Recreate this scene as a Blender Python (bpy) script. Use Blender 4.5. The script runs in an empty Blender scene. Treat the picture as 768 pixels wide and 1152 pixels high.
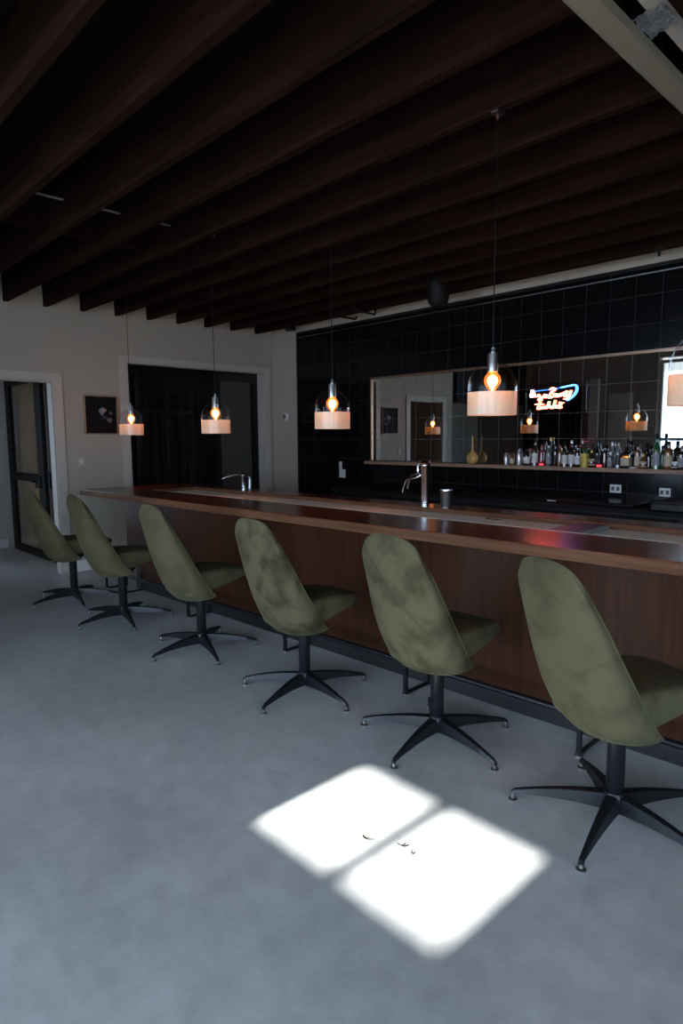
import bpy, bmesh, math, random
import numpy as np
from mathutils import Vector, Matrix
random.seed(4)
PI = math.pi
C = bpy.context.scene.collection

# ------------------------------------------------------------------ helpers
def link(o):
    C.objects.link(o); return o
def obj(name, bm, mat, parent=None, smooth=True, bevel=0.0, seg=2):
    me = bpy.data.meshes.new(name)
    bmesh.ops.recalc_face_normals(bm, faces=bm.faces[:])
    bm.to_mesh(me); bm.free()
    for p in me.polygons: p.use_smooth = smooth
    if mat: me.materials.append(mat)
    o = bpy.data.objects.new(name, me); link(o)
    if parent is not None: o.parent = parent
    if bevel:
        b = o.modifiers.new('bevel', 'BEVEL'); b.width = bevel; b.segments = seg; b.limit_method = 'ANGLE'
        b.angle_limit = math.radians(40)
    if smooth:
        me.set_sharp_from_angle(angle=math.radians(42))
    return o
def tag(o, label, cat, group=None, kind=None):
    if label: o['label'] = label
    if cat: o['category'] = cat
    if group: o['group'] = group
    if kind: o['kind'] = kind
    return o
def thing(name, label, cat, loc=(0,0,0), rz=0, group=None):
    o = bpy.data.objects.new(name, None); link(o)
    o.location = loc; o.rotation_euler = (0,0,rz); o.empty_display_size = .1
    return tag(o, label, cat, group)
def struct(name, bm, mat, label=None, smooth=False, bevel=0, parent=None):
    o = obj(name, bm, mat, parent, smooth, bevel)
    if parent is None: o['kind'] = 'structure'
    if label: o['label'] = label
    return o
def box(bm, x0, x1, y0, y1, z0, z1, M=None):
    vs = [bm.verts.new((x,y,z)) for x in (x0,x1) for y in (y0,y1) for z in (z0,z1)]
    for f in ((0,1,3,2),(4,6,7,5),(0,4,5,1),(2,3,7,6),(0,2,6,4),(1,5,7,3)):
        bm.faces.new([vs[i] for i in f])
    if M is not None: bmesh.ops.transform(bm, matrix=M, verts=vs)
    return vs
def B(*a, M=None):
    bm = bmesh.new(); box(bm, *a, M=M); return bm
def lathe(bm, prof, n=24, M=None, cap=True):
    rings = []
    for r, z in prof:
        if r < 1e-5: rings.append([bm.verts.new((0,0,z))])
        else: rings.append([bm.verts.new((r*math.cos(2*PI*k/n), r*math.sin(2*PI*k/n), z)) for k in range(n)])
    for a, b in zip(rings, rings[1:]):
        if len(a) == 1 and len(b) == 1: continue
        for k in range(n):
            k2 = (k+1) % n
            if len(a) == 1: bm.faces.new((a[0], b[k], b[k2]))
            elif len(b) == 1: bm.faces.new((a[k], a[k2], b[0]))
            else: bm.faces.new((a[k], a[k2], b[k2], b[k]))
    if cap:
        if len(rings[0]) > 1: bm.faces.new(rings[0][::-1])
        if len(rings[-1]) > 1: bm.faces.new(rings[-1])
    if M is not None: bmesh.ops.transform(bm, matrix=M, verts=[v for r in rings for v in r])
def L(prof, n=24, M=None, cap=True):
    bm = bmesh.new(); lathe(bm, prof, n, M, cap); return bm
def sweep(bm, pts, rad, n=8, flat=1.0):
    """tube along pts; rad scalar or list"""
    pts = [Vector(p) for p in pts]; rings = []
    up = Vector((0,0,1))
    prevn = None
    for i, p in enumerate(pts):
        if i == 0: t = pts[1]-p
        elif i == len(pts)-1: t = p-pts[i-1]
        else: t = (pts[i+1]-pts[i-1])
        t.normalize()
        if prevn is None:
            a = up if abs(t.dot(up)) < .95 else Vector((1,0,0))
            nrm = (a - t*a.dot(t)).normalized()
        else: nrm = (prevn - t*prevn.dot(t)).normalized()
        prevn = nrm; bn = t.cross(nrm)
        r = rad[i] if isinstance(rad, (list,tuple)) else rad
        rings.append([bm.verts.new(p + nrm*(r*flat*math.cos(2*PI*k/n)) + bn*(r*math.sin(2*PI*k/n))) for k in range(n)])
    for a, b in zip(rings, rings[1:]):
        for k in range(n): bm.faces.new((a[k], a[(k+1)%n], b[(k+1)%n], b[k]))
    bm.faces.new(rings[0][::-1]); bm.faces.new(rings[-1])
def T(pts, rad, n=8, flat=1.0):
    bm = bmesh.new(); sweep(bm, pts, rad, n, flat); return bm
def smooth_path(ctrl, n=6):
    P = [Vector(p) for p in ctrl]; out = []
    for i in range(len(P)-1):
        p0 = P[max(i-1,0)]; p1 = P[i]; p2 = P[i+1]; p3 = P[min(i+2,len(P)-1)]
        for k in range(n):
            t = k/n
            out.append(.5*((2*p1)+(p2-p0)*t+(2*p0-5*p1+4*p2-p3)*t*t+(3*p1-p0-3*p2+p3)*t**3))
    out.append(P[-1]); return out
def copy_tree(o, parent=None):
    c = o.copy(); C.objects.link(c)
    if parent is not None: c.parent = parent
    for ch in list(o.children): copy_tree(ch, c)
    return c

# ------------------------------------------------------------------ materials
def newmat(name):
    m = bpy.data.materials.new(name); m.use_nodes = True
    nt = m.node_tree; b = nt.nodes['Principled BSDF']
    return m, nt, b
def N(nt, t, **kw):
    n = nt.nodes.new(t)
    for k, v in kw.items():
        if k in ('inp',):
            for a, q in v.items(): n.inputs[a].default_value = q
        else: setattr(n, k, v)
    return n
def flat(name, col, rough=.6, metal=0, spec=.5, coat=0, noise=0, nscale=20, bump=0, bscale=60, sheen=0):
    m, nt, b = newmat(name)
    b.inputs['Roughness'].default_value = rough; b.inputs['Metallic'].default_value = metal
    b.inputs['Specular IOR Level'].default_value = spec
    b.inputs['Coat Weight'].default_value = coat
    b.inputs['Sheen Weight'].default_value = sheen
    b.inputs['Base Color'].default_value = (*col, 1)
    tc = N(nt, 'ShaderNodeTexCoord')
    if noise:
        no = N(nt, 'ShaderNodeTexNoise', inp={'Scale': nscale, 'Detail': 5})
        nt.links.new(tc.outputs['Object'], no.inputs['Vector'])
        mx = N(nt, 'ShaderNodeMixRGB', blend_type='MIX')
        mx.inputs[1].default_value = (*[c*(1-noise) for c in col], 1); mx.inputs[2].default_value = (*[min(1,c*(1+noise)) for c in col], 1)
        nt.links.new(no.outputs['Fac'], mx.inputs[0]); nt.links.new(mx.outputs[0], b.inputs['Base Color'])
    if bump:
        no = N(nt, 'ShaderNodeTexNoise', inp={'Scale': bscale, 'Detail': 4})
        nt.links.new(tc.outputs['Object'], no.inputs['Vector'])
        bp = N(nt, 'ShaderNodeBump', inp={'Strength': bump, 'Distance': .01})
        nt.links.new(no.outputs['Fac'], bp.inputs['Height']); nt.links.new(bp.outputs[0], b.inputs['Normal'])
    return m
def wood(name, c1, c2, rough=.35, axis=0, scale=6, spec=.5, coat=0):
    m, nt, b = newmat(name)
    tc = N(nt, 'ShaderNodeTexCoord'); mp = N(nt, 'ShaderNodeMapping')
    s = [14, 14, 14]; s[axis] = .7
    mp.inputs['Scale'].default_value = s
    nt.links.new(tc.outputs['Object'], mp.inputs['Vector'])
    no = N(nt, 'ShaderNodeTexNoise', inp={'Scale': scale*.35, 'Detail': 7, 'Roughness': .62, 'Distortion': .6})
    nt.links.new(mp.outputs[0], no.inputs['Vector'])
    cr = N(nt, 'ShaderNodeValToRGB')
    cr.color_ramp.elements[0].position = .3; cr.color_ramp.elements[0].color = (*c1, 1)
    cr.color_ramp.elements[1].position = .72; cr.color_ramp.elements[1].color = (*c2, 1)
    nt.links.new(no.outputs['Fac'], cr.inputs[0]); nt.links.new(cr.outputs[0], b.inputs['Base Color'])
    b.inputs['Roughness'].default_value = rough; b.inputs['Specular IOR Level'].default_value = spec
    b.inputs['Coat Weight'].default_value = coat; b.inputs['Coat Roughness'].default_value = .25
    bp = N(nt, 'ShaderNodeBump', inp={'Strength': .08, 'Distance': .004})
    nt.links.new(no.outputs['Fac'], bp.inputs['Height']); nt.links.new(bp.outputs[0], b.inputs['Normal'])
    return m
def emis(name, col, s):
    m, nt, b = newmat(name)
    b.inputs['Base Color'].default_value = (*[c*.3 for c in col], 1)
    b.inputs['Emission Color'].default_value = (*col, 1); b.inputs['Emission Strength'].default_value = s
    return m
def thin_glass(name, tint=(1,1,1), refl=.0, rough=.02):
    m, nt, b = newmat(name); nt.nodes.remove(b)
    out = nt.nodes['Material Output']
    tr = N(nt, 'ShaderNodeBsdfTransparent'); tr.inputs[0].default_value = (*tint, 1)
    gl = N(nt, 'ShaderNodeBsdfGlossy'); gl.inputs['Roughness'].default_value = rough
    lw = N(nt, 'ShaderNodeLayerWeight'); lw.inputs[0].default_value = .5
    fr = N(nt, 'ShaderNodeMath', operation='POWER'); fr.inputs[1].default_value = 4.5; nt.links.new(lw.outputs['Facing'], fr.inputs[0])
    ad = N(nt, 'ShaderNodeMath', operation='ADD'); ad.inputs[1].default_value = refl; ad.use_clamp = True
    mx = N(nt, 'ShaderNodeMixShader')
    nt.links.new(fr.outputs[0], ad.inputs[0]); nt.links.new(ad.outputs[0], mx.inputs[0])
    nt.links.new(tr.outputs[0], mx.inputs[1]); nt.links.new(gl.outputs[0], mx.inputs[2])
    nt.links.new(mx.outputs[0], out.inputs[0])
    return m

M_wall = flat('painted_plaster', (.34,.30,.245), .8, noise=.03, nscale=3, bump=.05, bscale=90)
M_trimw = flat('painted_trim', (.42,.38,.325), .5)
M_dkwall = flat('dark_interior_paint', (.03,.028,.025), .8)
M_sidewall = flat('side_room_paint', (.42,.39,.35), .8)
M_joist = wood('dark_stained_joist', (.006,.0025,.002), (.023,.010,.007), .85, 0, 6, .04)
M_deck = wood('dark_stained_deck', (.006,.0035,.003), (.013,.008,.006), .9, 1, 5, .05)
M_counter = wood('walnut_counter', (.085,.022,.010), (.17,.052,.024), .23, 0, 7, .36)
M_edge = wood('walnut_edge', (.090,.038,.018), (.175,.080,.040), .6, 0, 7, .12)
M_panel = wood('walnut_panel', (.027,.009,.0036), (.062,.021,.009), .40, 2, 6, .12)
M_shelfw = wood('shelf_wood', (.18,.10,.06), (.30,.18,.11), .5, 0, 7)
M_blackm = flat('black_powdercoat', (.007,.0075,.009), .36, 0, .32)
M_blackmat = flat('matt_black_paint', (.006,.006,.006), .6, 0, .2)
M_kick = flat('black_kick', (.006,.006,.006), .55)
M_chrome = flat('chrome', (.75,.75,.77), .16, 1)
M_steel = flat('brushed_steel', (.42,.41,.40), .32, 1)
M_track = flat('galvanised_steel', (.31,.29,.215), .5, .5, noise=.15, nscale=5)
M_stone = flat('white_stone', (.86,.74,.60), .65, 0, .2, noise=.06, nscale=14)
M_glassdome = thin_glass('clear_glass', (.92,.92,.93), .012)
M_window = thin_glass('window_glass', (.95,.97,.97), 0)
M_bulb = emis('warm_filament', (1,.50,.155), 110)
M_bulbglass = thin_glass('amber_bulb_glass', (1,.55,.25), .03)
_nt = M_bulbglass.node_tree; _em = N(_nt,'ShaderNodeEmission'); _em.inputs[0].default_value=(1,.30,.06,1); _em.inputs[1].default_value=2.2  # weak orange emission put into the glass for a halo round the filament
_ms = N(_nt,'ShaderNodeMixShader'); _ms.inputs[0].default_value=.3
_src = _nt.nodes['Material Output'].inputs[0].links[0].from_socket
_nt.links.new(_src,_ms.inputs[1]); _nt.links.new(_em.outputs[0],_ms.inputs[2]); _nt.links.new(_ms.outputs[0],_nt.nodes['Material Output'].inputs[0])
M_neonr = emis('red_neon', (1,.13,.075), 20)
M_neonb = emis('blue_neon', (.03,.16,1), 20)
M_neonw = emis('pale_neon', (1,.55,.75), 8)
M_plate = flat('white_plastic', (.55,.54,.51), .4)
M_socket = flat('dark_slot', (.05,.05,.05), .6)
M_baseb = flat('baseboard_paint', (.62,.6,.56), .45)
M_asph = flat('driveway', (.30,.30,.29), .9, noise=.1, nscale=2)

# opal band of the pendants
m, nt, b = newmat('opal_glass'); nt.nodes.remove(b)
df = N(nt,'ShaderNodeBsdfDiffuse'); df.inputs[0].default_value=(.78,.72,.56,1)
tl = N(nt,'ShaderNodeBsdfTranslucent'); tl.inputs[0].default_value=(.74,.68,.50,1)
gl = N(nt,'ShaderNodeBsdfGlossy'); gl.inputs['Roughness'].default_value=.12
m1 = N(nt,'ShaderNodeMixShader'); m1.inputs[0].default_value=.5
m2 = N(nt,'ShaderNodeMixShader'); m2.inputs[0].default_value=.03
nt.links.new(df.outputs[0],m1.inputs[1]); nt.links.new(tl.outputs[0],m1.inputs[2])
nt.links.new(m1.outputs[0],m2.inputs[1]); nt.links.new(gl.outputs[0],m2.inputs[2])
nt.links.new(m2.outputs[0],nt.nodes['Material Output'].inputs[0]); M_opal = m

# polished concrete
m, nt, b = newmat('polished_concrete')
tc = N(nt,'ShaderNodeTexCoord')
n1 = N(nt,'ShaderNodeTexNoise',inp={'Scale':1.1,'Detail':8,'Roughness':.62}); nt.links.new(tc.outputs['Object'],n1.inputs[0])
n2 = N(nt,'ShaderNodeTexNoise',inp={'Scale':9,'Detail':6,'Roughness':.7}); nt.links.new(tc.outputs['Object'],n2.inputs[0])
cr = N(nt,'ShaderNodeValToRGB'); cr.color_ramp.elements[0].position=.35; cr.color_ramp.elements[0].color=(.36,.36,.355,1)
cr.color_ramp.elements[1].position=.7; cr.color_ramp.elements[1].color=(.50,.495,.48,1)
nt.links.new(n1.outputs['Fac'],cr.inputs[0])
mx = N(nt,'ShaderNodeMixRGB',blend_type='OVERLAY'); mx.inputs[0].default_value=.35
nt.links.new(cr.outputs[0],mx.inputs[1]); nt.links.new(n2.outputs['Fac'],mx.inputs[2]); nt.links.new(mx.outputs[0],b.inputs['Base Color'])
mr = N(nt,'ShaderNodeMapRange',inp={'From Min':.3,'From Max':.7,'To Min':.34,'To Max':.46}); nt.links.new(n1.outputs['Fac'],mr.inputs[0]); nt.links.new(mr.outputs[0],b.inputs['Roughness'])
bp = N(nt,'ShaderNodeBump',inp={'Strength':.06,'Distance':.01}); nt.links.new(n2.outputs['Fac'],bp.inputs['Height']); nt.links.new(bp.outputs[0],b.inputs['Normal'])
M_floor = m

def gridmat(name, col, grout, rough, metal, mort, groutrough=.6, spec=.5):
    """stack-bond grid in the X-Z plane, joints through x=-3.375+.215k, z=1.477+.2355k"""
    m, nt, b = newmat(name)
    ge = N(nt,'ShaderNodeTexCoord'); sp = N(nt,'ShaderNodeSeparateXYZ'); nt.links.new(ge.outputs['Object'],sp.inputs[0])
    def line(out, off, pitch):
        a = N(nt,'ShaderNodeMath',operation='SUBTRACT'); nt.links.new(sp.outputs[out],a.inputs[0]); a.inputs[1].default_value=off-pitch/2
        p = N(nt,'ShaderNodeMath',operation='FLOORED_MODULO'); nt.links.new(a.outputs[0],p.inputs[0]); p.inputs[1].default_value=pitch
        q = N(nt,'ShaderNodeMath',operation='SUBTRACT'); nt.links.new(p.outputs[0],q.inputs[0]); q.inputs[1].default_value=pitch/2
        r = N(nt,'ShaderNodeMath',operation='ABSOLUTE'); nt.links.new(q.outputs[0],r.inputs[0])
        s = N(nt,'ShaderNodeMath',operation='LESS_THAN'); nt.links.new(r.outputs[0],s.inputs[0]); s.inputs[1].default_value=mort
        return s
    lx = line('X',-3.375,.215); lz = line('Z',1.477,.2355)
    mxx = N(nt,'ShaderNodeMath',operation='MAXIMUM'); nt.links.new(lx.outputs[0],mxx.inputs[0]); nt.links.new(lz.outputs[0],mxx.inputs[1])
    c = N(nt,'ShaderNodeMixRGB'); c.inputs[1].default_value=(*col,1); c.inputs[2].default_value=(*grout,1)
    nt.links.new(mxx.outputs[0],c.inputs[0]); nt.links.new(c.outputs[0],b.inputs['Base Color'])
    r = N(nt,'ShaderNodeMapRange',inp={'To Min':rough,'To Max':groutrough}); nt.links.new(mxx.outputs[0],r.inputs[0]); nt.links.new(r.outputs[0],b.inputs['Roughness'])
    if metal:
        q = N(nt,'ShaderNodeMapRange',inp={'To Min':metal,'To Max':0}); nt.links.new(mxx.outputs[0],q.inputs[0]); nt.links.new(q.outputs[0],b.inputs['Metallic'])
    b.inputs['Specular IOR Level'].default_value = spec
    return m
M_tile = gridmat('black_glazed_tile', (.004,.004,.0045), (.022,.021,.02), .16, 0, .0018, .7, .2)
M_mirror = gridmat('mirror_glass', (.56,.59,.58), (.10,.10,.10), .015, 1, .0014, .5)

def velvet(name, crease=False, seed=0, blotch=.5):
    m, nt, b = newmat(name)
    tc = N(nt,'ShaderNodeTexCoord')
    mp = N(nt,'ShaderNodeMapping'); mp.inputs['Location'].default_value=(seed*3.1,seed*1.7,seed); nt.links.new(tc.outputs['Object'],mp.inputs[0])
    n1 = N(nt,'ShaderNodeTexNoise',inp={'Scale':7,'Detail':5,'Roughness':.55,'Distortion':.25}); nt.links.new(mp.outputs[0],n1.inputs[0])
    cr = N(nt,'ShaderNodeValToRGB'); e=cr.color_ramp.elements
    k = .055*blotch
    e[0].position=.36; e[0].color=(.066-k*.45,.058-k*.45,.028-k*.22,1); e[1].position=.56; e[1].color=(.085,.075,.038,1)
    nt.links.new(n1.outputs['Fac'],cr.inputs[0])
    last = cr.outputs[0]
    if crease:   # brushed diagonal mark across the pile of the upper back
        sp = N(nt,'ShaderNodeSeparateXYZ'); nt.links.new(tc.outputs['Object'],sp.inputs[0])
        a = N(nt,'ShaderNodeMath',operation='MULTIPLY_ADD',inp={1:1.25,2:-.82}); nt.links.new(sp.outputs['X'],a.inputs[0])
        s = N(nt,'ShaderNodeMath',operation='ADD'); nt.links.new(a.outputs[0],s.inputs[0]); nt.links.new(sp.outputs['Z'],s.inputs[1])
        ab = N(nt,'ShaderNodeMath',operation='ABSOLUTE'); nt.links.new(s.outputs[0],ab.inputs[0])
        mr = N(nt,'ShaderNodeMapRange',inp={'From Min':.006,'From Max':.03,'To Min':1,'To Max':0}); nt.links.new(ab.outputs[0],mr.inputs[0])
        ax = N(nt,'ShaderNodeMath',operation='ABSOLUTE'); 
        sx = N(nt,'ShaderNodeMath',operation='ADD',inp={1:.01}); nt.links.new(sp.outputs['X'],sx.inputs[0]); nt.links.new(sx.outputs[0],ax.inputs[0])
        m2 = N(nt,'ShaderNodeMapRange',inp={'From Min':.13,'From Max':.17,'To Min':.7,'To Max':0}); nt.links.new(ax.outputs[0],m2.inputs[0])
        mu = N(nt,'ShaderNodeMath',operation='MULTIPLY'); nt.links.new(mr.outputs[0],mu.inputs[0]); nt.links.new(m2.outputs[0],mu.inputs[1])
        mx = N(nt,'ShaderNodeMixRGB'); nt.links.new(mu.outputs[0],mx.inputs[0]); nt.links.new(last,mx.inputs[1]); mx.inputs[2].default_value=(.05,.05,.025,1)
        last = mx.outputs[0]
    nt.links.new(last,b.inputs['Base Color'])
    b.inputs['Roughness'].default_value=.85; b.inputs['Specular IOR Level'].default_value=.15
    b.inputs['Sheen Weight'].default_value=.05; b.inputs['Sheen Roughness'].default_value=.4; b.inputs['Sheen Tint'].default_value=(.5,.5,.36,1)
    n3 = N(nt,'ShaderNodeTexNoise',inp={'Scale':200,'Detail':2}); nt.links.new(tc.outputs['Object'],n3.inputs[0])
    bp = N(nt,'ShaderNodeBump',inp={'Strength':.15,'Distance':.002}); nt.links.new(n3.outputs['Fac'],bp.inputs['Height']); nt.links.new(bp.outputs[0],b.inputs['Normal'])
    return m
M_seat = velvet('dark_velvet_seat', blotch=.8)

# pleated curtain cloth
M_curt = flat('beige_curtain', (.62,.41,.22), .8, noise=.12, nscale=4)
M_curtd = flat('brown_curtain', (.045,.028,.018), .85, noise=.2, nscale=4)

# ------------------------------------------------------------------ camera
def cam_axes(yaw, pitch, roll):
    f = np.array([math.sin(yaw)*math.cos(pitch), math.cos(yaw)*math.cos(pitch), -math.sin(pitch)])
    r = np.cross(f, [0,0,1]); r /= np.linalg.norm(r); d = np.cross(f, r)
    c, s = math.cos(roll), math.sin(roll)
    return c*r+s*d, -s*r+c*d, f
r_, d_, f_ = cam_axes(math.radians(-46.534), math.radians(6.6227), math.radians(.4235))
cam = bpy.data.objects.new('camera', bpy.data.cameras.new('camera')); link(cam)
cam.data.sensor_fit = 'VERTICAL'; cam.data.sensor_height = 36; cam.data.lens = 718.85/1152*36
cam.data.clip_start = .05; cam.data.clip_end = 200
cam.matrix_world = Matrix(((r_[0],-d_[0],-f_[0],0),(r_[1],-d_[1],-f_[1],0),(r_[2],-d_[2],-f_[2],1.5),(0,0,0,1)))
bpy.context.scene.camera = cam

# ------------------------------------------------------------------ room shell
XW, YB, YF, XR, ZD = -7.3, 5.6, -1.2, 2.6, 3.22
def wall_with_holes(name, axis, pos0, pos1, a0, a1, z0, z1, holes, mat):
    """slab wall: axis 'x' => plane at constant X spanning Y; holes (a0,a1,z0,z1)"""
    bm = bmesh.new()
    As = sorted({a0,a1,*[h[0] for h in holes],*[h[1] for h in holes]})
    for s, e in zip(As, As[1:]):
        mid = (s+e)/2
        hs = sorted([h for h in holes if h[0] < mid < h[1]], key=lambda h: h[2])
        z = z0
        for h in hs:
            if h[2] > z+1e-4:
                box(bm, *( (pos0,pos1,s,e) if axis=='x' else (s,e,pos0,pos1)), z, h[2])
            z = h[3]
        if z < z1-1e-4: box(bm, *( (pos0,pos1,s,e) if axis=='x' else (s,e,pos0,pos1)), z, z1)
    bmesh.ops.remove_doubles(bm, verts=bm.verts[:], dist=1e-4)
    return struct(name, bm, mat)
struct('floor', B(-11.0, XR+.2, YF-.12, YB+.3, -.1, 0), M_floor)
struct('ground_outside', B(-20, 20, -30, YF-.12, -.1, -.005), M_asph)
struct('ground_side', B(XR+.2, 20, YF-.12, 12, -.1, -.005), M_asph)
struct('ceiling', B(-11.0, XR+.2, YF-.12, YB+.3, ZD, ZD+.1), M_deck)
DOOR = (1.68, 2.587, 0, 2.135); OPEN = (3.455, 5.441, 0, 2.405)
wall_with_holes('wall_left', 'x', XW-.13, XW, 1.37, YB, 0, ZD, [DOOR, OPEN], M_wall)
wall_with_holes('wall_back', 'y', YB, YB+.12, XW-.13, XR, 0, ZD, [], M_wall)
wall_with_holes('wall_right', 'x', XR, XR+.12, YF-.12, YB+.12, 0, ZD, [(-.9,1.2,.3,1.9)], M_wall)
bm = bmesh.new(); box(bm, XR+.03, XR+.09, .12, .18, .3, 1.9)
struct('added_window_2', bm, M_trimw)  # unseen window added for light from the right side
struct('added_window_2_pane', B(XR+.055, XR+.06, -.9, 1.2, .3, 1.9), M_window)
GX0, GX1 = -4.60, -.99
tz = math.tan(math.radians(40))
TR = (-1.95, -1.06, 2.148, 2.656+.12*tz)
wall_with_holes('wall_front', 'y', YF-.12, YF, -11.0, XR, 0, ZD, [(GX0,GX1,0,2.9),(-.75,2.35,.1,2.7)], M_wall)
# recess to the left of the room, dark
struct('wall_recess', B(-8.62, -8.5, YF, 1.37, 0, ZD), M_sidewall)
wall_with_holes('wall_recess_side', 'y', 1.25, 1.37, -9.82, XW-.13, 0, ZD, [(-9.5,-8.65,.3,2.3)], M_wall)  # hole added so that daylight reaches the side room
struct('trim_recess_header', B(-7.55, -7.3, YF, 1.25, 2.15, ZD), M_blackmat)
# side rooms behind the left wall
struct('wall_side_room_far', B(-9.82, -9.7, 1.37, 3.1, 0, ZD), M_sidewall)
struct('wall_side_room_back', B(-9.7, XW-.13, 3.02, 3.1, 0, ZD), M_sidewall)
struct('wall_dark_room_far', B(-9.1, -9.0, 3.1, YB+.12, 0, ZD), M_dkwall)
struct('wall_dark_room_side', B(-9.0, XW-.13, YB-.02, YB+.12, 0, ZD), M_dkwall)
# baseboards
struct('baseboard_left', B(XW, XW+.015, 2.69, 3.355, 0, .13), M_baseb, bevel=.004)
struct('baseboard_side_room', B(-9.7, -9.685, 1.37, 2.72, 0, .12), M_baseb)
struct('baseboard_back', B(XW, -6.74, YB-.015, YB, 0, .13), M_baseb, bevel=.004)
# casings
def casing(name, y0, y1, ztop, w, wt, bottom=0, th=.02):
    bm = bmesh.new()
    box(bm, XW, XW+th, y1, y1+w, bottom, ztop+wt); box(bm, XW, XW+th, y0-w, y0, bottom, ztop+wt); box(bm, XW, XW+th, y0, y1, ztop, ztop+wt)
    # jamb lining
    box(bm, XW-.13, XW, y1-.012, y1, bottom, ztop); box(bm, XW-.13, XW, y0, y0+.012, bottom, ztop); box(bm, XW-.13, XW, y0, y1, ztop-.012, ztop)
    return struct(name, bm, M_trimw, bevel=.003)
casing('door_1', DOOR[0]+.0, DOOR[1], DOOR[3], .105, .09)
casing('door_2', OPEN[0], OPEN[1], OPEN[3], .1, .07)

# tile wall, mirror, trims
tile = struct('wall_back_tile', B(-6.72, XR, YB-.012, YB, 0, 2.865), M_tile, 'black glazed tile behind the bar')
struct('trim_tile_top', B(-6.74, XR, YB-.02, YB, 2.865, 2.895), M_blackmat)
struct('trim_tile_edge', B(-6.745, -6.72, YB-.02, YB, 0, 2.895), M_blackmat)
struct('trim_tile_strip', B(-6.72, XR, YB-.016, YB-.012, 2.822, 2.832), M_steel)
mir = thing('wall_mirror', 'long wall mirror with thin bronze frame above the bottle shelf', 'mirror', (-2.0, YB-.012, 1.23))
o = obj('mirror_pane', B(-5.335+2, XR+1.4+.0-1.5, -.012, -.002, .0, .95), M_mirror, mir, False)
o.location = (0,0,0)
# grid material uses object coordinates: shift so that joints agree with the tile's
for n_ in M_mirror.node_tree.nodes:
    if n_.type == 'MATH' and n_.operation == 'SUBTRACT' and not n_.inputs[1].is_linked:
        v = n_.inputs[1].default_value
        if abs(v-(-3.375-.1075)) < 1e-3: n_.inputs[1].default_value = v+2.0
        if abs(v-(1.477-.11775)) < 1e-3: n_.inputs[1].default_value = v-1.23
M_frame = flat('bronze_frame', (.30,.20,.14), .3, .8)
bm = bmesh.new(); box(bm, -3.355, 2.5, -.03, 0, .95, .975); box(bm, -3.355, -3.335, -.03, 0, 0, .95)
obj('mirror_frame', bm, M_frame, mir, False, .002)
SH_T, SH_F = 1.225, 5.44
struct_sh = obj('bottle_shelf', B(-5.345, XR-.05, SH_F, YB-.012, SH_T-.035, SH_T), M_shelfw, None, False, .003)
tag(struct_sh, 'long narrow wooden shelf carrying the bottles below the mirror', 'shelf')

# ------------------------------------------------------------------ ceiling joists
JY = [.59+.395*k for k in range(13)]
for k in range(13):
    y = 5.33-.395*(12-k)
    bm = bmesh.new(); box(bm, XW+.002 if y > 1.37 else XW-.0, -1.13, y-.024, y+.024, 2.92, 3.215)
    o = struct('ceiling_joist', bm, M_joist, None, False, .003)
# blocking between joists and the pale conduit seen under the deck
for k in range(12):
    y = 5.33-.395*(12-k)+.026
    struct('joist_blocking', B(-4.98, -4.935, y, y+.343, 3.0, 3.19), M_joist)
M_pipe = flat('pale_conduit', (.25,.245,.23), .5, .3)
struct('trim_conduit', T([(-4.54,.55,3.10),(-4.54,3.95,3.10)], .008, 8), M_pipe, smooth=True)

# overhead door track and header at the right
bm = bmesh.new()
box(bm, -1.13, -1.045, YF, YB-.02, 2.905, 2.912)
box(bm, -1.13, -1.124, YF, YB-.02, 2.912, 3.0); box(bm, -1.051, -1.045, YF, YB-.02, 2.912, 2.94)
box(bm, -1.13, -1.128, YF, YB-.02, 2.9, 2.905); box(bm, -1.047, -1.045, YF, YB-.02, 2.9, 2.905)
tr = obj('door_track', bm, M_track, None, False, .0015)
tag(tr, 'galvanised steel channel running overhead at the joist ends', 'steel channel')
struct('trim_header_board', B(-1.0, -.925, YF, YB-.02, 2.955, 3.2), M_trimw)
struct('trim_header_beam', B(-.915, -.8, YF, YB-.02, 2.93, 3.2), M_joist)
struct('ceiling_lower_deck', B(-.8, XR, YF, YB, 3.05, 3.1), M_deck)
# duct tape
bm = bmesh.new()
nx, ny = 14, 12; g = {}
for i in range(nx+1):
    for j in range(ny+1):
        u, v = i/nx, j/ny
        x = -1.048+.112*u + .006*math.sin(9*v+2*u); y = 2.40+.17*v+.035*u*(1-v)-.03*u + .008*math.sin(14*u)
        z = 2.943+.006*math.sin(17*u+3*v)*math.sin(11*v+2*u)+.004*random.uniform(-1,1)
        g[i,j] = bm.verts.new((x,y,z))
for i in range(nx):
    for j in range(ny): bm.faces.new((g[i,j],g[i+1,j],g[i+1,j+1],g[i,j+1]))
r = bmesh.ops.solidify(bm, geom=bm.faces[:], thickness=.0015)
tp = obj('duct_tape', bm, flat('grey_duct_tape', (.33,.34,.36), .3, .2), None, False)
tag(tp, 'crumpled grey duct tape patch stuck beside the steel channel', 'tape')

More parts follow.
